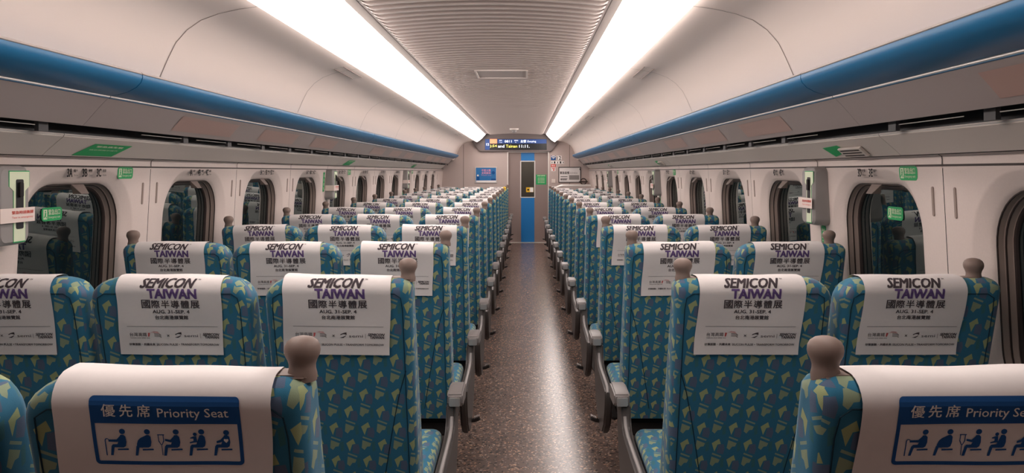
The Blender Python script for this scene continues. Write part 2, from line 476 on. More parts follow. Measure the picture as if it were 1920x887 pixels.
# ------------------------------------------------------------------ window units
FRN, MID = 'front', 'mid'
wn = 0
WINDOWS = []
for s, sd in ((-1, 'left'), (1, 'right')):
    f = WF(s)
    protos = None
    for ci, yc in enumerate(centers):
        wn += 1
        if protos is None:
            base = empty('window_%d' % wn, (0, yc, 0))
            ff = lambda a, b, d: f(a, b, d)
            def R(w_, h_, r_, d): return [ff(a, b, d) for a, b in rrect(w_, h_, r_, cy=WCY-.006)]
            fr = MB().strips([R(.637, .657, .176, .036), R(.632, .652, .174, .042), R(.628, .648, .172, .056), R(.622, .642, .17, .057)], [0, 0, 0])
            fr.strips([R(.618, .638, .168, .062), R(.612, .632, .166, .077), R(.604, .624, .162, .078)], [0, 0])
            fr.build('window_frame', FRAME, base, smooth=.6)
            sl = MB().strips([R(.637, .657, .176, .0355), R(.630, .650, .1735, .0357), R(.630, .650, .1735, .039)], [0, 0])
            sl.strips([R(.624, .644, .17, .0567), R(.615, .635, .168, .058), R(.618, .638, .168, .0625)], [0, 0])
            sl.strips([R(.606, .626, .163, .0775), R(.590, .610, .155, .079), R(.584, .604, .152, .089)], [0, 0])
            sl.build('window_seal', SEAL, base, smooth=.6)
            MB().add(R(.59, .61, .155, .086), [tuple(range(64))]).build('window_pane', GLASS, base)
            # blind handle: wedge shaped tab at the top of the recess
            hb = MB().prism([(-.042, -.050), (.042, -.050), (.026, -.088), (-.026, -.088)], lambda a, b, d: P(s, wall_h(b)+d, b, a), .028, .012)
            hb.v[4:] = [P(s, wall_h(b)+.026+(.0 if b > -.06 else -.034), b, a) for a, b in [(-.042, -.050), (.042, -.050), (.026, -.088), (-.026, -.088)]]
            hb.build('blind_handle', HANDLEM, base, bevel=.003, segs=2, smooth=.5)
            for q in (-1, 1):
                pts = rrect(.012, .10, .0058, cy=-.10, cx=q*.455)
                MB().prism(pts, ff, .001, -.004).build('coat_hook', FRAME, base, bevel=.0012, segs=1)
            protos = base
        else:
            base = copy_tree(protos); base.name = 'window_%d' % wn; base.location = (0, yc, 0)
        tag(base, kind='structure'); WINDOWS.append((s, ci, yc, base))

# ------------------------------------------------------------------ ceiling light strips
for s, sd in ((-1, 'left'), (1, 'right')):
    e = empty('ceiling_light', P(s, .74, .70, 8.5))
    tag(e, 'long glowing white light strip running down the %s side of the ceiling' % sd, 'ceiling light', 'paired ceiling light strips')
    sh = tuple(-c for c in e.location)
    prof = [(.634, .792), (.66, .762), (.70, .715), (.745, .673), (.79, .642), (.815, .629), (.830, .631), (.840, .645), (.845, .666)]
    yy = LAMP_Y0-1.08*0
    k = 0
    while yy < Y_FRONT-.45:
        y1 = min(yy+1.08, Y_FRONT-.25)
        MB().loft([[P(s, h, z, t) for h, z in prof+[(.80, .80)]] for t in (yy+.002, y1-.002)]).build('diffuser', LAMP, e, smooth=.5, shift=sh)
        yy += 1.08; k += 1
    lastY = y1
    # plain channel where no lamp burns (behind the camera)
    MB().loft([[P(s, h, z, t) for h, z in prof+[(.80, .80)]] for t in (Y_BACK, LAMP_Y0-.01)]).build('channel_cover', STRIP, e, smooth=.5, shift=sh)
    MB().loft([[P(s, h, z, t) for h, z in ((.600, ceil_z(.6)-.002), (.634, .788), (.639, .786), (.636, .80))] for t in (Y_BACK, lastY)]).build('edge_trim', STRIP, e, smooth=.5, shift=sh)
    MB().loft([[P(s, h, z, t) for h, z in prof+[(.80, .80)]] for t in (lastY, lastY+.006)]).build('end_cap', STRIP, e, shift=sh)

# ------------------------------------------------------------------ luggage racks
NOSE = [(1.30, .345), (1.20, .3555), (1.183, .354), (1.174, .348), (1.172, .336), (1.178, .318), (1.195, .300), (1.225, .284), (1.26, .274), (1.288, .2705), (1.29, .262), (1.30, .26)]
UND = [(1.291, .2655), (1.31, .248), (1.34, .215), (1.372, .178), (1.386, .164)]
LOW = [(1.453, .1336), (1.4535, .126), (1.48, .104), (1.51, .078), (1.53, .0585)]
spans = [(Y_BACK, 2.65), (2.65, 6.75), (6.75, 10.85), (10.85, 15.3)]
which = ['nearest to the camera', 'with the green sticker beside it, second from the camera', 'third from the camera', 'ending in a point at the front wall']
which = ['nearest the camera, cut by the picture edge', 'second from the camera', 'third from the camera', 'ending at the front wall']
for s, sd in ((-1, 'left'), (1, 'right')):
    for (ya, yb), wh in zip(spans, which):
        e = empty('luggage_rack', P(s, 1.3, .2, (ya+yb)/2)); sh = tuple(-c for c in e.location)
        tag(e, 'blue-edged overhead luggage rack along the %s wall, %s' % (sd, wh), 'luggage rack', 'overhead luggage racks')
        def prof_obj(name, prof, m, y0, y1, closed=False, sm=.5, par=e):
            return MB().loft([[P(s, h, z, t) for h, z in prof] for t in (y0, y1)], closed=closed).build(name, m, par, smooth=sm, shift=sh if par == e else None)
        prof_obj('nosing', NOSE, RACKB, ya+.003, yb-.003, True)
        prof_obj('top_bead', [(1.1835, .3565), (1.176, .3535), (1.171, .3475), (1.173, .345), (1.18, .349), (1.19, .3535)], SILVER, ya+.003, yb-.003, True)
        prof_obj('lower_bead', [(1.286, .2725), (1.286, .266), (1.292, .262), (1.296, .266)], ALU, ya+.003, yb-.003, True)
        prof_obj('underside', UND+[(1.395, .18), (1.30, .27)], RACKU, ya+.001, yb-.001, True)
        prof_obj('dark_slot', [(1.386, .1645), (1.40, .205), (1.47, .19), (1.46, .134)], SLOT, ya, yb)
        prof_obj('lower_cove', LOW+[(1.54, .07), (1.47, .135)], RACKL, ya+.002, yb-.002, True)
        prof_obj('cove_lip', [(1.4525, .1365), (1.4505, .1325), (1.4535, .1285), (1.4565, .133)], ALU, ya+.002, yb-.002, True)
        k0 = math.ceil((ya-.3)/PITCH)
        y = k0*PITCH+.1
        while y < yb-.1:
            if y-.1 > ya and y+.8 < yb:
                pr = [(h-.0012, z-.0012) for h, z in ((1.312, .2455), (1.34, .215), (1.368, .1825))]
                MB().loft([[P(s, h, z, t) for h, z in pr] for t in (y+.05, y+.70)], closed=False).build('tinted_panel', RACKP, e, shift=sh)
            y += PITCH
        y = math.ceil(ya/.52)*.52
        while y < yb-.05:
            if y+.36 < yb:
                rail = MB().tube([P(s, 1.418, .155, y), P(s, 1.418, .155, y+.36)], .0015, 6).build('slot_rail', ALU, e, shift=sh)
            MB().box(*sorted((P(s, 1.412, 0, 0)[0], P(s, 1.426, 0, 0)[0])), y+.37, y+.42, ZC+.135, ZC+.172).build('rail_bracket', BRACK, e, shift=sh)
            y += .52
        if yb > 15:
            prof_obj('end_cap', [(1.172, .336), (1.183, .354), (1.30, .345), (1.47, .19), (1.53, .0585), (1.453, .13), (1.386, .164), (1.29, .262), (1.2, .3)], RACKU, yb-.004, yb+.004, True)

# ------------------------------------------------------------------ signs on the side walls
cjkA, cjkB, cjkC = '窗戶', '中間', '走道'
for s, ci, yc, wo in WINDOWS:
    f = WF(s); n = ci+1                         # window beside yc = 2.96 is row 3
    def T(a, b, d): return P(s, wall_h(b)-.0016-d, b, yc+(a if s < 0 else -a))
    sg_ = empty('seat_number_sign', P(s, wall_h(0), 0, yc)); shs = tuple(-c for c in sg_.location)
    items = ((('A', '窗戶', 'Window'), ('B', '中間', 'Center'), ('C', '走道', 'Aisle')) if s < 0 else (('D', '走道', 'Aisle'), ('E', '窗戶', 'Window')))
    x = -.115 if s < 0 else -.10
    for L_, cj, en in items:
        mb = MB()
        put(mb, text2d('%d%s' % (n, L_), .032, 'LEFT', .035, 0, .034 if n < 10 else .046), T, x, -.004)
        put(mb, text2d(cj, .012, 'LEFT', .01), T, x+.042+(.012 if n > 9 else 0), .004)
        put(mb, text2d(en, .0085, 'LEFT', 0, 0, .028), T, x+.042+(.012 if n > 9 else 0), -.014)
        x += .098
        mb.build('seat_label', BLACK, sg_, shift=shs)
    o = sg_
    tag(o, 'black lettering %s above a window on the %s wall' % (' '.join('%d%s' % (n, q[0]) for q in items), 'left' if s < 0 else 'right'), 'sign', 'seat number signs above the windows')

def exit_sticker(name, T, wd, ht, par=None, label=None, group=None):
    e = MB(); e.prism(rrect(wd, ht, ht*.3), T, .0005, .0012)
    o = e.build(name, GREEN)
    if label: tag(o, label, 'sign', group)
    q = MB()
    q.prism([(-wd*.42, -ht*.36), (-wd*.24, -ht*.36), (-wd*.24, ht*.36), (-wd*.42, ht*.36)], T, .0013, .0016)
    put(q, text2d('緊急出口', ht*.42, 'LEFT', .015, 0, wd*.58), T, -wd*.18, ht*.15, .0017)
    put(q, text2d('Emergency exit', ht*.22, 'LEFT', 0, 0, wd*.58), T, -wd*.18, -ht*.25, .0017)
    q.build('white_lettering', LUMI, o)
    g = MB()
    fx = -wd*.33
    flat(g, [(fx+a, ht*.22+b) for a, b in disc(ht*.075, 10)], T, .002)
    flat(g, [(fx-ht*.08, ht*.12), (fx+ht*.1, ht*.12), (fx+ht*.06, -ht*.08), (fx+ht*.17, -ht*.28), (fx+ht*.08, -ht*.3), (fx, -ht*.12), (fx-ht*.14, -ht*.28), (fx-ht*.2, -ht*.22), (fx-ht*.07, -ht*.05)], T, .002)
    g.build('running_figure', GREEN, o)
    return o
order = ['nearest the camera', 'farther down the car, beside the middle rows', 'far down the car near the front wall']
ord2 = ['nearest', 'middle', 'farthest']
for s, sd in ((-1, 'left'), (1, 'right')):
    for k, yc in enumerate((2.96, 7.12, 11.28)):
        yS = yc+.30
        if s > 0: yS = yc-.30
        exit_sticker('exit_sign', lambda a, b, d: P(s, wall_h(b-.005)-d, b-.005, yS+(a if s < 0 else -a)), .125, .052,
                     label='rounded green emergency exit sign on the %s wall, %s of three' % (sd, ord2[k]), group='green exit signs on the walls')
        yG = yc-.06 if s < 0 else yc-.02
        exit_sticker('window_exit_sticker', lambda a, b, d: P(s, wall_h(-.17)+.084-d, b-.165, yG+(a if s < 0 else -a)), .125, .052,
                     label='green exit sticker on the window glass of the %s wall, %s of three' % (sd, ord2[k]), group='green stickers on window glass')
        # green notice stuck on the lower cove of the rack
        y0 = yc+.02 if s < 0 else yc+.16
        def LC(a, b, d):
            t = (b+1)/2; h = 1.532+(1.466-1.532)*t; z = .0585+(.1165-.0585)*t
            return P(s, h-.7*(d+.002), z-.7*(d+.002), y0+(a if s < 0 else -a)-(.0))
        pts = [(-.17, -.8), (.10, -.8), (.17, .75), (-.10, .75)] if s < 0 else [(-.10, .55), (.06, .75), (.10, -.1), (-.06, -.75)]
        o = MB().prism(pts, LC, .0002, .001).build('green_notice', GREEN)
        tag(o, 'green notice stuck under the luggage rack on the %s, %s of three' % (sd, ord2[k]), 'sticker', 'green notices under the racks')
        if s < 0:
            q = MB()
            put(q, text2d('緊急逃生窗', .22, 'CENTER', .01, 0, .19), LC, .02, .45, .0012)
            put(q, text2d('請依照指示操作', .16, 'CENTER', .0, 0, .2), LC, -.0, .0, .0012)
            q.build('faint_lettering', LUMI, o)
        else:
            e = MB()
            def LV(a, b, d):
                t = (b+1)/2; h = 1.532+(1.466-1.532)*t; z = .0585+(.1165-.0585)*t
                return P(s, h-.7*(d+.002), z-.7*(d+.002), yc+.0-a)
            e.prism([(-.10, -.7), (.10, -.7), (.10, .45), (-.10, .45)], LV, 0, .012)
            v = e.build('vent_grille', RACKL, bevel=.002, segs=1)
            tag(v, 'small louvred vent under the right luggage rack, %s of three' % ord2[k], 'vent', 'louvred vents under the right rack')
            q = MB()
            for b in (-.45, -.12, .2): q.prism([(-.085, b-.07), (.085, b-.07), (.085, b+.07), (-.085, b+.07)], LV, .0122, .0128)
            q.build('louvre_slot', DARK, v)
        # emergency tool case beside the window
        yH = yc-.495 if s < 0 else yc+.485
        e = empty('emergency_tool_case', P(s, 1.5, -.11, yH)); sh = tuple(-c for c in e.location)
        tag(e, 'grey emergency tool case taped shut on the %s wall, %s of three' % (sd, ord2[k]), 'tool case', 'emergency tool cases on the walls')
        def H(a, b, d): return P(s, 1.566-d, b, yH+(a if s < 0 else -a))
        rings = []
        for d, ins in ((-.012, 0), (.045, .0), (.058, .003), (.066, .012)):
            rings.append([H(a, b, d) for a, b in rrect(.155-2*ins, .265-2*ins, .03-ins*.6, cy=-.112)])
        MB().loft(rings).build('case_body', GREY, e, smooth=.5, shift=sh)
        st = [(-.048, .0), (.048, .0), (.048, -.05), (.028, -.064), (.028, -.232), (-.028, -.232), (-.028, -.064), (-.048, -.05)]
        MB().prism([(a*1.06+.02, (b+.11)*1.03-.11) for a, b in st], H, .0662, .0668).build('green_outline', GREEN, e, shift=sh)
        MB().prism([(a+.02, b) for a, b in st], H, .067, .0675).build('luminous_label', LUMI, e, shift=sh)
        MB().prism(rrect(.036, .165, .006, cx=.02, cy=-.108), H, .0676, .069).build('tool_slot', SLOT, e, shift=sh)
        MB().prism(rrect(.018, .05, .006, cx=.02, cy=-.06), H, .0692, .076).build('tool_grip', BLACK, e, shift=sh)
        tp = MB().prism([(-.085, -.12), (.082, -.12), (.082, -.168), (-.085, -.168)], H, .0765, .0775)
        tp.prism([(-.085, -.12), (-.081, -.12), (-.081, -.168), (-.085, -.168)], H, .0, .077)
        tape = tp.build('sealing_tape', TAPE, e, shift=sh)
        q = MB()
        put(q, text2d('緊急時請撕開', .011, 'CENTER', .01, 0, .105), H, .02, -.135, .0782)
        put(q, text2d('Tear in emergency', .008, 'CENTER', 0, 0, .105), H, .02, -.152, .0782)
        q.build('red_lettering', RED, tape, shift=sh)
        # green instruction label next to / below the case
        bx = (-.012, -.33) if s < 0 else (.0, -.30)
        w2, h2 = (.085, .12) if s < 0 else (.05, .10)
        def G(a, b, d): return P(s, wall_h(bx[1]+b)-d, bx[1]+b, yH+bx[0]+(a if s < 0 else -a))
        o = MB().prism(rrect(w2, h2, .008), G, .001, .002).build('instruction_label', GREEN)
        tag(o, 'green instruction label on the %s wall under the %s emergency tool case' % (sd, ord2[k]), 'label', 'green instruction labels')
        q = MB()
        put(q, text2d('緊急逃生', .012, 'CENTER', .02, 0, w2*.7), G, 0, h2*.3, .0025)
        for r in range(4): put(q, text2d('請取出擊破器', .007, 'CENTER', 0, 0, w2*.8), G, 0, h2*(.08-.14*r), .0025)
        q.build('white_lettering', LUMI, o)
        if s > 0 or k == 1:
            def G2(a, b, d): return P(s, wall_h(-.09+b)-d, -.09+b, yH+.135*(1 if s > 0 else -1)+(a if s < 0 else -a))
            o = MB().prism(rrect(.05, .17, .008), G2, .001, .002).build('vertical_label', GREEN)
            tag(o, 'tall green label on the %s wall beside the %s emergency tool case' % (sd, ord2[k]), 'label', 'tall green labels')
            q = MB()
            for r, ch in enumerate('緊急逃生'): put(q, text2d(ch, .022, 'CENTER', .01), G2, 0, .055-.037*r, .0025)
            q.build('white_lettering', LUMI, o)

# ------------------------------------------------------------------ seats
H = 1.21; RT = .035; TH = .10
FH = TH/2-RT
def y_rear(z): return -TH/2+max(0, H-RT-z)*.25
def make_wr(seed):
    rnd = random.Random(seed); a = [rnd.uniform(0, 6.28) for _ in range(6)]
    def wr(u, s):
        k = max(0, s-.02)
        flare = 0.010*max(0, (k-.19)/.1)**2
        return .0052+.0010*math.sin(u*31+a[0]+s*9)+.0008*math.sin(s*37+a[1]+u*14)+.0012*math.sin(u*16-s*21+a[2])*min(1, k*8)+flare
    return wr
def cover_fn(wr, u0=0):
    """(u, s) on the paper cover -> point relative to (0,0,H); s runs down the rear"""
    def fn(u, s, off=0):
        sg = 1 if s >= 0 else -1; a = abs(s); o = wr(u, s)+off
        if a <= FH: y, z, n = -a, 0, (0, 1)
        elif a <= FH+RT*math.pi/2:
            t = (a-FH)/RT; y = -FH-RT*math.sin(t); z = -RT*(1-math.cos(t)); n = (-math.sin(t), math.cos(t))
        else:
            d = a-FH-RT*math.pi/2; q = math.atan(.25)*(min(1, d/.05))
            y = -TH/2+.2425*d; z = -RT-d*.97; n = (-math.cos(q), -math.sin(q)*.0)
            if sg < 0: y = -TH/2-.03*d
        return (u0+u, sg*(y+n[0]*o), z+n[1]*o)
    return fn

def print_event(fn, cover):
    q = lambda u, v, d: fn(u, -v, .0007+d)     # v up, v = -s
    k = MB()
    put(k, text2d('SEMICON', .027, 'CENTER', .055, .35, .160, 9), q, .000, -.047)
    put(k, text2d('TM', .004, 'LEFT', .01), q, .083, -.036)
    k.build('headline_lettering', INK, cover); k = MB()
    put(k, text2d('國', .026, 'CENTER', .02), q, -.065, -.109)
    for i, ch in enumerate('國際半導體展'):
        if i: put(k, text2d(ch, .024, 'CENTER', .02), q, -.065+.0285*i, -.109)
    k.build('chinese_lettering', INK, cover); k = MB()
    put(k, text2d('AUG. 31-SEP. 4', .0105, 'CENTER', .035, 0, .107), q, .006, -.132)
    put(k, text2d('台北南港展覽館', .0125, 'CENTER', .02, 0, .095), q, .006, -.150)
    k.build('date_lettering', INK, cover); k = MB()
    n = 10
    for i in range(n):
        a, b = -.127+.263*i/n, -.127+.263*(i+1)/n
        flat(k, [(a, -.1795), (b, -.1795), (b, -.1785), (a, -.1785)], q)
    k.build('divider_line', INK, cover); k = MB()
    put(k, text2d('×', .007, 'CENTER', .01), q, -.010, -.2075)
    sw = [(.010+.018*i/8, -.203+.006*math.sin(i/8*math.pi*.5)) for i in range(9)]
    flat(k, sw+[(.010+.018*(8-i)/8, -.206+.0035*math.sin((8-i)/8*3)) for i in range(9)], q)
    flat(k, [(.008, -.2135), (.018, -.2145), (.026, -.2085), (.026, -.2065), (.018, -.2105)], q)
    put(k, text2d('semi', .0085, 'CENTER', .0, 0, .040), q, .055, -.2085)
    flat(k, [(.082, -.216), (.0828, -.216), (.0828, -.201), (.082, -.201)], q)
    put(k, text2d('SEMICON', .008, 'CENTER', .045, .3, .050), q, .114, -.2035)
    put(k, text2d('TAIWAN', .008, 'CENTER', .045, 0, .042), q, .116, -.2125)
    k.build('partner_logos', INK, cover); k = MB()
    put(k, text2d('矽聚脈動・共鑄未來', .008, 'LEFT', .01, 0, .076), q, -.126, -.2355)
    put(k, text2d('SILICON PULSE • TRANSFORM TOMORROW', .0065, 'LEFT', .008, 0, .182), q, -.046, -.2355)
    k.build('slogan_lettering', INK, cover); k = MB()
    put(k, text2d('台灣高鐵', .012, 'LEFT', 0, 0, .050), q, -.122, -.2045)
    put(k, text2d('TAIWAN HIGH SPEED RAIL', .0035, 'LEFT', 0, 0, .058), q, -.122, -.2155)
    for i in range(3):
        y0 = -.201-.004*i
        flat(k, [(-.050, y0), (-.035, y0-.0005), (-.030, y0-.004), (-.031, y0-.005), (-.036, y0-.0018), (-.050, y0-.0012)], q)
    k.build('railway_logo', INK, cover)
    k = MB(); put(k, text2d('TAIWAN', .0275, 'CENTER', .06, 0, .144, 7), q, .013, -.0775); k.build('purple_lettering', PURPLE, cover)
    k = MB()
    for i in range(2):
        y0 = -.1955-.003*i
        flat(k, [(-.062, y0-.002), (-.052, y0+.0012), (-.040, y0), (-.034, y0-.0035), (-.040, y0-.0012), (-.052, y0+.0002)], q)
    flat(k, [(-.068, -.199), (-.062, -.199), (-.065, -.211), (-.069, -.211)], q)
    k.build('red_emblem', REDINK, cover)

def print_priority(fn, cover):
    K = .1536e-3
    def q(px, py, d): return fn((px-767)*K+.008, .058+(py-105)*K, .0007+d)
    w_, h_ = 1445, 725
    k = MB()
    # header and frame as strips so that they follow the curved paper
    def rect(x0, x1, y0, y1, nx, ny, d=0):
        for i in range(nx):
            for j in range(ny):
                a, b = x0+(x1-x0)*i/nx, x0+(x1-x0)*(i+1)/nx; c, e = y0+(y1-y0)*j/ny, y0+(y1-y0)*(j+1)/ny
                k.add([q(a, c, d), q(b, c, d), q(b, e, d), q(a, e, d)], [(0, 1, 2, 3)])
    def corner(cx, cy, r, a0, d=0):
        pts = [(cx, cy)]+[(cx+r*math.cos(math.radians(a0+15*i)), cy+r*math.sin(math.radians(a0+15*i))) for i in range(7)]
        k.add([q(a, b, d) for a, b in pts], [tuple(range(8))])
    r = 45
    rect(45+r, 1490-r, 105, 105+r, 12, 1); rect(45, 1490, 105+r, 378, 14, 6)
    corner(45+r, 105+r, r, 180); corner(1490-r, 105+r, r, 270)
    rect(45, 82, 378, 830-r, 1, 6); rect(1453, 1490, 378, 830-r, 1, 6); rect(45+r, 1490-r, 790, 830, 12, 1)
    corner(45+r, 830-r, r, 90); corner(1490-r, 830-r, r, 0)
    k.build('blue_panel', PBLUE, cover)
    t = MB()
    qq = lambda a, b, d: q(a, -b, d)
    for i, ch in enumerate('優先席'): put(t, text2d(ch, 128, 'CENTER', .012), qq, 228+172*i, -240, .0006)
    put(t, text2d('Priority Seat', 125, 'LEFT', .004, 0, 675), qq, 705, -270, .0006)
    t.build('white_lettering', WHITE, cover)
    g = MB()
    def seated(hx, hy=465, belly=0, lean=0):
        # hx head centre; figure faces left; hip under the head
        flat(g, [(hx+a*29, hy+b*29) for a, b in disc(1, 18)], q)
        bx = hx+lean
        torso = [(bx-22, 502), (bx+8, 500), (bx+27, 520), (bx+31, 580), (bx+20, 625), (bx-2, 640), (bx-60, 640), (bx-60, 606)]
        if belly: torso = [(bx-10, 500), (bx+12, 500), (bx+29, 520), (bx+31, 580), (bx+20, 625), (bx-2, 638), (bx-112, 638), (bx-112, 600), (bx-98, 560), (bx-70, 532)]
        flat(g, torso, q)
        flat(g, [(bx-55, 604), (bx-55, 640), (bx-92, 640), (bx-112, 728), (bx-138, 728), (bx-120, 625), (bx-105, 606)], q)
        flat(g, [(bx-62, 654), (bx+44, 650), (bx+46, 667), (bx-62, 671)], q, .0001)
    def arm(hx, x1, y1):
        flat(g, [(hx-16, 502), (hx-2, 530), (hx-55, 580), (x1, y1+12), (x1, y1-12), (hx-62, 552)], q, .0002)
    seated(338); arm(338, 195, 566)
    flat(g, [(158, 560), (166, 545), (182, 540), (200, 548), (200, 556), (182, 549), (172, 553), (168, 566), (168, 730), (158, 730)], q, .0001)
    seated(580, belly=1)
    seated(856); arm(856, 745, 553)
    for a, b, c, e in ((675, 742, 492, 502), (704, 711, 600, 722)): flat(g, [(a, c), (b, c), (b, e), (a, e)], q, .0001)
    for sg in (-1, 1): flat(g, [(707+sg*28, 500), (707+sg*20, 500), (707+sg*20, 560), (707+sg*2, 604), (707+sg*8, 608), (707+sg*28, 566)], q, .0001)
    seated(1098)
    flat(g, [(1034+a*19, 492+b*19) for a, b in disc(1, 14)], q)
    flat(g, [(1020, 514), (1046, 512), (1050, 580), (1012, 585), (978, 592), (976, 580), (1014, 566), (1016, 540), (985, 538), (986, 530)], q, .0002)
    seated(1336, hy=473); arm(1336, 1235, 580)
    g.build('blue_pictogram', PBLUE, cover)
    g = MB()
    flat(g, [(1330, 585), (1308, 562), (1308, 545), (1320, 540), (1330, 548), (1340, 540), (1352, 545), (1352, 562)], q, .0007)
    g.build('white_heart', WHITE, cover)

def make_cover(root, fn, s_end, u0, uw):
    c = MB(); nu = 16; ns = 44; rows = []
    for i in range(ns+1):
        s = -.19+(s_end+.19)*i/ns
        rows.append([fn(u0-uw/2+uw*k/nu+.004*math.sin(s*18)*(1 if k in (0, nu) else .5), s, 0) for k in range(nu+1)])
    c.loft(rows, 0, closed=False)
    o = c.build('headrest_cover', PAPER, root, smooth=1.2, loc=(0, 0, H))
    return o

def make_seat(kind, wd, handle, aisle, cov_u, cov_w, hoff=.034):
    """handle: -1/+1/0 side of grab handle; aisle: -1/+1/0 side of the armrest"""
    root = empty('train_seat')
    hw = wd/2
    # backrest
    R = {-1: .07, 1: .07}
    if handle: R[handle] = .03
    zs = [.40, .5, .6, .7, .8, .9, 1.0, 1.08, H-.08]+[H-.07+.07*math.sin(math.radians(a)) for a in (4, 15, 28, 42, 55, 67, 78, 86, 90)]
    rings = []
    for z in zs:
        yr = y_rear(z); dep = TH+.035*max(0, min(1, (H-.1-z)/.5)); ins = 0
        if z > H-RT: ins = RT-math.sqrt(max(0, RT*RT-(z-H+RT)**2))
        ext = {}
        for sd in (-1, 1):
            r = R[sd]; ext[sd] = hw-.006-(0 if z < H-r else r-math.sqrt(max(0, r*r-(z-H+r)**2)))
            ext[sd] += -.012*max(0, (.75-z)/.35)*0
        y0, y1 = yr+ins, yr+dep-ins
        cr = min(.026, (y1-y0)*.48)
        cxm = (ext[1]-ext[-1])/2
        rings.append([(a, b, z) for a, b in rrect(ext[1]+ext[-1], y1-y0, cr, k=4, m=4, cx=cxm, cy=(y0+y1)/2)])
    back = MB().loft(rings).build('backrest', FABRIC, root, smooth=1.0, uv=True)
    # piping and seams on the rear
    sm = MB()
    top = H-.042
    xo = hw-.032
    path = [(-xo-.004, y_rear(.45)-.0008, .45)]
    for z in (.6, .8, 1.0, 1.12): path.append((-xo, y_rear(z)-.0008, z))
    path += [(-xo+.004, y_rear(top)-.0008, top-.012), (-xo+.022, y_rear(top)-.0008, top), (xo-.022, y_rear(top)-.0008, top), (xo-.004, y_rear(top)-.0008, top-.012)]
    for z in (1.12, 1.0, .8, .6): path.append((xo, y_rear(z)-.0008, z))
    path.append((xo+.004, y_rear(.45)-.0008, .45))
    sm.tube(path, .0013, 6)
    for sd in (-1, 1):
        sm.tube([(sd*(hw-.03-.10*(1-((z-.45)/.48))**.8 if z < .93 else hw-.03), y_rear(z)-.0006, z) for z in (.93, .86, .79, .72, .65, .58, .5, .45)], .0013, 6)
    sm.build('seam_piping', PIPE, back)
    # cushion
    rings = []
    for yy, z0, z1, ins in ((.16, .40, .475, .012), (.19, .385, .486, .002), (.30, .375, .484, 0), (.5, .37, .484, 0), (.66, .37, .492, 0), (.76, .375, .495, 0), (.80, .385, .485, .004), (.825, .41, .455, .014)):
        rings.append([(a, yy, b) for a, b in rrect(wd-.014-2*ins, z1-z0, min(.035, (z1-z0)*.45), k=4, m=4, cy=(z0+z1)/2)])
    MB().loft(rings).build('seat_cushion', FABRIC, root, smooth=1.0, uv=True)
    MB().box(-hw+.03, hw-.03, .20, .74, .30, .372).build('cushion_pan', BASEM, root, bevel=.01)
    px0, px1 = -hw+.09, hw-.09
    MB().box(px0, px1, .28, .66, .0, .302).build('pedestal', BASEM, root, bevel=.015)
    if aisle:
        a = aisle
        def X(v): return a*(hw+v)
        # side panel: post under the armrest sweeping back along the cushion
        out = [(.90, .585), (.935, .55), (.925, .46), (.89, .36), (.83, .28), (.74, .22), (.62, .185), (.52, .20), (.43, .27), (.375, .36), (.355, .43), (.362, .462), (.39, .468), (.55, .474), (.70, .482), (.755, .50), (.775, .53), (.785, .585)]
        sp = MB().prism(out, lambda p, q_, d: (X(d), p, q_), .006, .044)
        sp.build('side_panel', DGREY, root, bevel=.009, segs=3, smooth=.6)
        rg = [(p, q_) for p, q_ in [(.36, .45), (.39, .475), (.55, .482), (.70, .489), (.76, .508), (.782, .54)]]
        MB().tube([(X(.030), p, q_) for p, q_ in rg], .008, 8).build('trim_rail', GREY, root, smooth=.8)
        arm = empty('x'); bpy.data.objects.remove(arm)
        ar = MB().prism([(.775, .592), (.775, .628), (.79, .636), (.90, .640), (.945, .634), (.955, .60), (.93, .57), (.80, .575)], lambda p, q_, d: (X(d), p, q_), .012, .074)
        armr = ar.build('armrest', ARM, root, bevel=.006, segs=3, smooth=.6)
        MB().box(*sorted((X(.020), X(.064))), .768, .790, .584, .620).build('armrest_button', SILVER, armr, bevel=.003, segs=2)
        pd = MB().tube([(X(.03), .66, .215), (X(.06), .655, .222), (X(.085), .65, .235)], [.008, .012, .012], 8)
        pdl = pd.build('pedal', BASEM, root, smooth=.8)
        r = MB()
        for i in range(4): r.box(*sorted((X(.058+.008*i), X(.061+.008*i))), .638, .666, .234+.003*i, .241+.003*i)
        r.build('pedal_ridge', SILVER, pdl)
    fn = cover_fn(make_wr(ord(kind)), cov_u)
    if handle:
        hx = handle*(hw-hoff)
        hk = MB().lathe([(.022, -.012), (.0225, -.002), (.0205, .006), (.0202, .012), (.0222, .019), (.0262, .027), (.0275, .034), (.0268, .041), (.0232, .048), (.0165, .053), (.008, .0555), (.001, .056)], (hx, 0, H), 24, sy=.95)
        hd = hk.build('grab_handle', KNOB, root, smooth=1.2)
        pl = MB().box(*sorted((hx-handle*.075, hx+handle*.012)), -.024, .024, H-.008, H+.0008)
        pl.build('handle_plate', KNOB, hd, bevel=.004, segs=2, smooth=.6)
    return root, fn

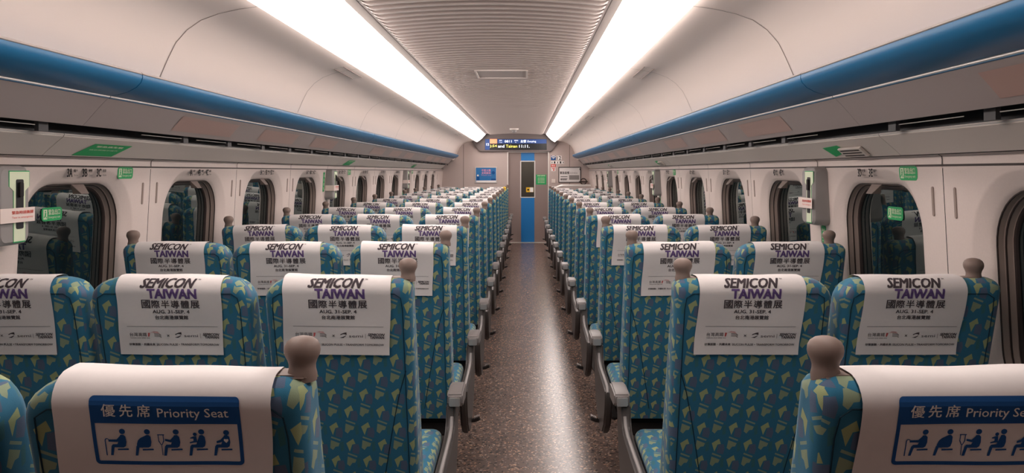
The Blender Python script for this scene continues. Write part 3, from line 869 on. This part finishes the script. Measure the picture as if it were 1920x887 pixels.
KIND = {  # centre x, width, handle side, armrest side, cover offset, cover width
    'A': (-1.505, .46, -1, 0, -.012, .297, .034),
    'B': (-1.030, .475, 0, 0, -.004, .302, 0),
    'C': (-.542, .44, 1, 1, -.004, .311, .022),
    'D': (.665, .468, -1, -1, -.006, .307, .034),
    'E': (1.150, .475, 1, 0, -.022, .296, .066),
}
WHERE = {'A': 'window seat of the left three', 'B': 'middle seat of the left three', 'C': 'aisle seat of the left three', 'D': 'aisle seat of the right pair', 'E': 'window seat of the right pair'}
ORD = ['', 'first', 'second', 'third', 'fourth', 'fifth', 'sixth', 'seventh', 'eighth', 'ninth', 'tenth', 'eleventh', 'twelfth', 'thirteenth', 'fourteenth']
ROW0 = 1.15
rnd = random.Random(3)
for kd, (cx, wd, hd, ai, cu, cw, ho) in KIND.items():
    root, fn = make_seat(kd, wd, hd, ai, cu, cw, ho)
    nrows = 14 if kd in 'ABC' else 13
    # row 1 keeps the priority-seat cover, the others the event cover
    first = copy_tree(root)
    c1 = make_cover(first, fn, .30, 0, cw+.012); print_priority(fn, c1)
    c2 = make_cover(root, fn, .268, 0, cw); print_event(fn, c2)
    for r in range(1, nrows+1):
        o = first if r == 1 else (root if r == 2 else copy_tree(root))
        o.location = (cx, ROW0+PITCH*(r-1), 0)
        cv = [q for q in bpy.data.objects if q.parent == o and q.name.startswith('headrest_cover')][0]
        cv.rotation_euler = (0, math.radians(rnd.uniform(-.9, .9)), 0)
        cv.location = (rnd.uniform(-.007, .007), 0, H+.0005)
        o.name = 'train_seat'
        if r == 1:
            tag(o, 'teal train seat with blue priority cover, %s, first row' % WHERE[kd], 'train seat', 'train seats')
        else:
            tag(o, 'teal train seat with event cover, %s, %s row' % (WHERE[kd], ORD[r]), 'train seat', 'train seats')
        if kd == 'C' and r in (12,):
            for q in bpy.data.objects:
                if q.parent == o and q.name.startswith('grab_handle'):
                    q.data = q.data.copy(); q.data.materials[0] = YKNOB; q['label'] = 'yellow covered grab handle'
        if kd == 'C' and r == 2: pass

# ------------------------------------------------------------------ front wall fittings
yF = Y_FRONT
# information screen above the door
e = empty('information_screen', (XW(966), yF-.06, ZW(270))); sh = tuple(-c for c in e.location)
tag(e, 'wide electronic information screen in a grey housing above the sliding door', 'information screen')
top = [(XW(884)+(XW(1048)-XW(884))*i/12, ZW(254.5)+.05*math.sin(math.pi*i/12)) for i in range(13)]
out = [(XW(902), ZW(284.3)), (XW(1031), ZW(284.3)), (XW(1035), ZW(282.5)), (XW(1045), ZW(270)), (XW(1048), ZW(264))]+top[::-1]+[(XW(884), ZW(264)), (XW(888), ZW(270)), (XW(898), ZW(282.5))]
MB().prism(out, FT(yF), 0, .07).build('housing', HOUSE, e, bevel=.008, segs=2, smooth=.5, shift=sh)
F1 = FT(yF-.07)
scr = MB().prism([(XW(909.5), ZW(281.5)), (XW(1025), ZW(281.5)), (XW(1025), ZW(260.8)), (XW(909.5), ZW(260.8))], F1, .0, .004).build('screen', SCR_K, e, shift=sh)
def rectW(x0, x1, y0, y1): return [(XW(x0), ZW(y1)), (XW(x1), ZW(y1)), (XW(x1), ZW(y0)), (XW(x0), ZW(y0))]
MB().prism(rectW(933, 1024.5, 261.3, 269.3), F1, .0042, .005).build('blue_band', SCR_B, scr, shift=sh)
MB().prism(rectW(910, 918.5, 261.3, 281), F1, .0042, .005).build('blue_corner', SCR_B, scr, shift=sh)
MB().prism(rectW(918.8, 932.2, 261, 269.4), F1, .0042, .005).build('orange_box', SCR_O, scr, shift=sh)
q = MB(); d = .0058
put(q, text2d('12', .05, 'CENTER', .03), F1, XW(914.6), ZW(271), d)
put(q, text2d('0811', .05, 'CENTER', .02, 0, XW(959.5)-XW(946)), F1, XW(953), ZW(265.3), d)
put(q, text2d('車次', .028, 'CENTER', .01), F1, XW(939), ZW(263.7), d)
put(q, text2d('終點站', .026, 'CENTER', .01), F1, XW(968), ZW(263.7), d)
put(q, text2d('Train', .02, 'CENTER', 0), F1, XW(939), ZW(267.2), d)
put(q, text2d('To', .02, 'CENTER', 0), F1, XW(967), ZW(267.2), d)
put(q, text2d('左營', .055, 'CENTER', .03), F1, XW(981.3), ZW(265.2), d)
put(q, text2d('Zuoying', .05, 'LEFT', .01, 0, XW(1005)-XW(988.3)), F1, XW(988.3), ZW(265.8), d)
put(q, text2d('and', .062, 'LEFT', .02, 0, XW(946)-XW(934)), F1, XW(934), ZW(274.3), d)
put(q, text2d('11:11.', .060, 'LEFT', .02, 0, XW(993)-XW(973.5)), F1, XW(973.5), ZW(274.5), d)
q.build('white_lettering', SCR_W, scr, shift=sh)
q = MB()
put(q, text2d('):54', .065, 'LEFT', .01, 0, XW(932)-XW(919)), F1, XW(919), ZW(274.5), d)
put(q, text2d('Tainan', .062, 'LEFT', .01, 0, XW(970)-XW(948.5)), F1, XW(948.5), ZW(274.3), d)
q.build('yellow_lettering', SCR_Y, scr, shift=sh)

def poster(name, x0, x1, y0, y1, m, label, cat):
    e = empty(name, ((XW(x0)+XW(x1))/2, yF, ZW((y0+y1)/2))); sh = tuple(-c for c in e.location)
    tag(e, label, cat)
    fr = MB(); t = .016
    X0, X1, Z0, Z1 = XW(x0), XW(x1), ZW(y1), ZW(y0)
    for a, b, c, d_ in ((X0, X0+t, Z0, Z1), (X1-t, X1, Z0, Z1), (X0+t, X1-t, Z0, Z0+t), (X0+t, X1-t, Z1-t, Z1)): fr.box(a, b, yF-.015, yF, c, d_)
    fr.build('frame', SILVER if m == POSTB else DGREY, e, shift=sh)
    pg = MB().box(X0+t, X1-t, yF-.008, yF-.001, Z0+t, Z1-t).build('printed_sheet', m, e, shift=sh)
    return e, sh, pg
F8 = FT(yF-.008)
e, sh, pg = poster('poster', 891, 931.5, 313, 343, POSTB, 'framed blue poster on the front wall left of the sliding door', 'poster')
q = MB()
put(q, text2d('不要大聲', .05, 'CENTER', .03, 0, .2), F8, XW(911.5), ZW(319.5), .001)
put(q, text2d('文明乘車', .05, 'CENTER', .03, 0, .2), F8, XW(911.5), ZW(324.5), .001)
put(q, text2d('Thank you', .025, 'CENTER', .0, 0, .22), F8, XW(911.5), ZW(329), .001)
q.build('pink_lettering', PINK, pg, shift=sh)
q = MB(); flat(q, [(XW(925)+a, ZW(324)+b) for a, b in disc(.035, 16)], F8, .001)
flat(q, rectW(894, 899, 331, 341.4), F8, .001); flat(q, rectW(921, 930, 335, 341.4), F8, .001)
q.build('dark_blue_print', PBLUE, pg, shift=sh)
q = MB(); flat(q, rectW(893, 930, 338.5, 341.5), F8, .0014); flat(q, [(XW(896)+a, ZW(329)+b) for a, b in disc(.02, 10)], F8, .001)
q.build('pale_print', WHITE, pg, shift=sh)
e, sh, pg = poster('wall_map', 1047, 1089, 313, 342.5, POSTW, 'framed white car diagram on the front wall right of the sliding door', 'poster')
q = MB()
put(q, text2d('緊急設備', .055, 'LEFT', .02, 0, .20), F8, XW(1050), ZW(324), .001)
put(q, text2d('12 3 4 5 6', .035, 'LEFT', .0, 0, .15), F8, XW(1069), ZW(324.5), .001)
for yy in (331, 335): 
    flat(q, rectW(1051, 1064, yy, yy+1), F8, .001)
put(q, text2d('座位配置', .03, 'LEFT', .02, 0, .13), F8, XW(1051), ZW(337), .001)
q.build('black_print', BLACK, pg, shift=sh); q = MB(); flat(q, [(XW(1086), ZW(316)), (XW(1088), ZW(316)), (XW(1087.5), ZW(320))], F8, .001)
q.build('corner_mark', BLACK, pg, shift=sh)
q = MB(); flat(q, rectW(1067, 1086, 328.5, 337), F8, .001); q.build('grey_print', GREY, pg, shift=sh)

# stickers right of the door
F0 = FT(yF)
def sticker(name, x0, x1, y0, y1, m, label, cat='sticker', yy=None, items=(), group=None):
    ff = F0 if yy is None else FT(yy)
    o = MB().prism(rectW(x0, x1, y0, y1), ff, .0005, .002).build(name, m)
    tag(o, label, cat, group)
    for nm, mm, fnn in items:
        q = MB(); fnn(q, ff); q.build(nm, mm, o)
    return o
def wifi(q, ff):
    cx, cy = XW(1037.7), ZW(298.5)
    for r in (.025, .05, .075):
        arc = [(cx+r*math.cos(math.radians(a)), cy+r*math.sin(math.radians(a))) for a in range(45, 136, 15)]
        arc2 = [(cx+(r-.012)*math.cos(math.radians(a)), cy+(r-.012)*math.sin(math.radians(a))) for a in range(135, 44, -15)]
        flat(q, arc+arc2, ff, .003)
sticker('wireless_sticker', 1033, 1042, 292, 300.5, PBLUE, 'dark blue wireless symbol sticker right of the sliding door', items=(('white_waves', WHITE, wifi),))
sticker('car_number_sign', 1043.5, 1053, 292, 300.5, WHITE, 'white sign with car number 12 right of the sliding door', 'sign', items=(('black_number', BLACK, lambda q, ff: put(q, text2d('12', .08, 'CENTER', .02), ff, XW(1048.2), ZW(296.3), .003)),))
def icon(k, x):
    return lambda q, ff: flat(q, rectW(x-1.4, x+1.4, 302.7, 306.6) if k in (1, 3) else rectW(x-.7, x+.7, 303.2, 306.4), ff, .003)
sticker('symbol_strip', 1032.8, 1057.5, 302, 307.2, WHITE, 'thin white strip of small symbols below the car number sign', items=[('black_symbol', BLACK, icon(k, x)) for k, x in enumerate((1035, 1040, 1045.5, 1051, 1056))])
sticker('red_warning_label', 1033, 1042, 308, 313.2, RED, 'solid red label below the symbol strip', items=(('white_lettering', WHITE, lambda q, ff: put(q, text2d('緊急', .035, 'CENTER', .02), ff, XW(1037.5), ZW(310.6), .003)),))
sticker('extinguisher_label', 1033.5, 1041.5, 314, 321, POSTW, 'pale label with red mark below the solid red label', items=(('red_mark', RED, lambda q, ff: (flat(q, rectW(1035, 1040.5, 315, 316.4), ff, .003), flat(q, rectW(1037, 1039.6, 317.4, 320), ff, .003))),))
o = MB().box(XW(1034.3), XW(1041), yF-.012, yF, ZW(343), ZW(336)).build('wall_switch', STRIP, bevel=.003, segs=1)
tag(o, 'small cream blank switch plate on the wall right of the door', 'switch')
MB().box(XW(1036.2), XW(1039), yF-.016, yF-.010, ZW(341), ZW(338)).build('rocker', ALU, o)
sticker('lower_sign', 1032.5, 1042, 349, 356, WHITE, 'small white sign with 12 low on the wall beside the door', 'sign', items=(('black_number', BLACK, lambda q, ff: put(q, text2d('12', .045, 'CENTER', .03), ff, XW(1037.3), ZW(352.5), .003)),))
def dg(q, ff):
    put(q, text2d('車廂內請輕聲', .03, 'CENTER', .01, 0, .17), ff, XW(1015), ZW(329.5), .003)
    for k in range(4): put(q, text2d('請將手機轉為靜音', .022, 'CENTER', 0, 0, .15), ff, XW(1015), ZW(334+2.8*k), .003)
sticker('green_door_notice', 1005, 1024.5, 327.5, 346.3, GREEN, 'square green notice on the sliding door right of its window', yy=YD, items=(('white_lettering', LUMI, dg),))
sticker('door_window_sticker', 986.5, 1000.3, 351.5, 360.5, YELLOW, 'small yellow and white warning sticker on the door window', yy=YD+.012,
        items=(('white_half', WHITE, lambda q, ff: flat(q, rectW(993.8, 1000, 351.8, 360.2), ff, .003)), ('black_mark', BLACK, lambda q, ff: flat(q, [(XW(990.3)+a, ZW(356)+b) for a, b in disc(.022, 10)], ff, .003))))

# wheel shaped fitting
e = empty('wheel_fitting', (1.26, yF-.05, ZW(340.3))); sh = tuple(-c for c in e.location)
tag(e, 'dark ring fitting with crossbar on the front wall near the right corner', 'wall fitting')
zc = ZW(340.3)
ring = [(1.25+.062*math.cos(math.radians(a)), yF-.05, zc+.062*math.sin(math.radians(a))) for a in range(0, 361, 15)]
MB().tube(ring, .011, 8).build('ring', DARK, e, smooth=.8, shift=sh)
MB().box(1.155, 1.345, yF-.056, yF-.044, zc-.014, zc+.006).build('crossbar', DARK, e, bevel=.003, shift=sh)
MB().box(1.24, 1.26, yF-.05, yF, zc-.012, zc+.008).build('mount', DARK, e, shift=sh)
# partition with curved white top rail behind the last right hand row
e = empty('luggage_partition', (.95, 15.1, 0)); sh = (-.95, -15.1, 0)
tag(e, 'low pale partition with curved white top rail behind the last right row', 'partition')
def TZ(x): return 1.222-.115*max(0, (.80-x)/.25)**2.2
xs = [.58+i*.02 for i in range(0, 39)]
out = [(.58, 0), (1.34, 0)]+[(x, TZ(x)) for x in xs[::-1]]
MB().prism(out, FT(15.13), 0, .05).build('panel', ENDW, e, shift=sh)
MB().tube([(x, 15.105, TZ(x)+.012) for x in xs], .028, 10).build('top_rail', ALU, e, smooth=.8, shift=sh)

# ceiling hatch, smoke detector
e = empty('ceiling_hatch', P(1, 0, .82, 6.17)); sh = tuple(-c for c in e.location)
tag(e, 'flat rectangular hatch in the ribbed ceiling between the light strips', 'ceiling hatch')
zh = ZC+.8085
fr = MB()
for a, b, c, d_ in ((-.215, -.20, 5.93, 6.42), (.20, .215, 5.93, 6.42), (-.2, .2, 5.93, 5.945), (-.2, .2, 6.405, 6.42)): fr.box(XC+a, XC+b, c, d_, zh-.004, zh+.02)
fr.build('frame', STRIP, e, shift=sh)
MB().box(XC-.2, XC+.2, 5.945, 6.405, zh+.002, zh+.015).build('hatch_panel', RIB, e, shift=sh)
e = empty('smoke_detector', (XC-.01, 14.0, ZC+.83)); sh = tuple(-c for c in e.location)
tag(e, 'small pale smoke detector on the ceiling above the information screen', 'smoke detector')
MB().lathe([(.001, 0), (.085, 0), (.085, -.025), (.06, -.035), (.001, -.035)], (XC-.01, 14.0, ZC+.816), 24).build('base', STRIP, e, smooth=.5, shift=sh)
MB().lathe([(.04, -.036), (.045, -.05), (.036, -.072), (.015, -.085), (.001, -.087)], (XC-.01, 14.0, ZC+.816), 20).build('sensor', GREY, e, smooth=.8, shift=sh)
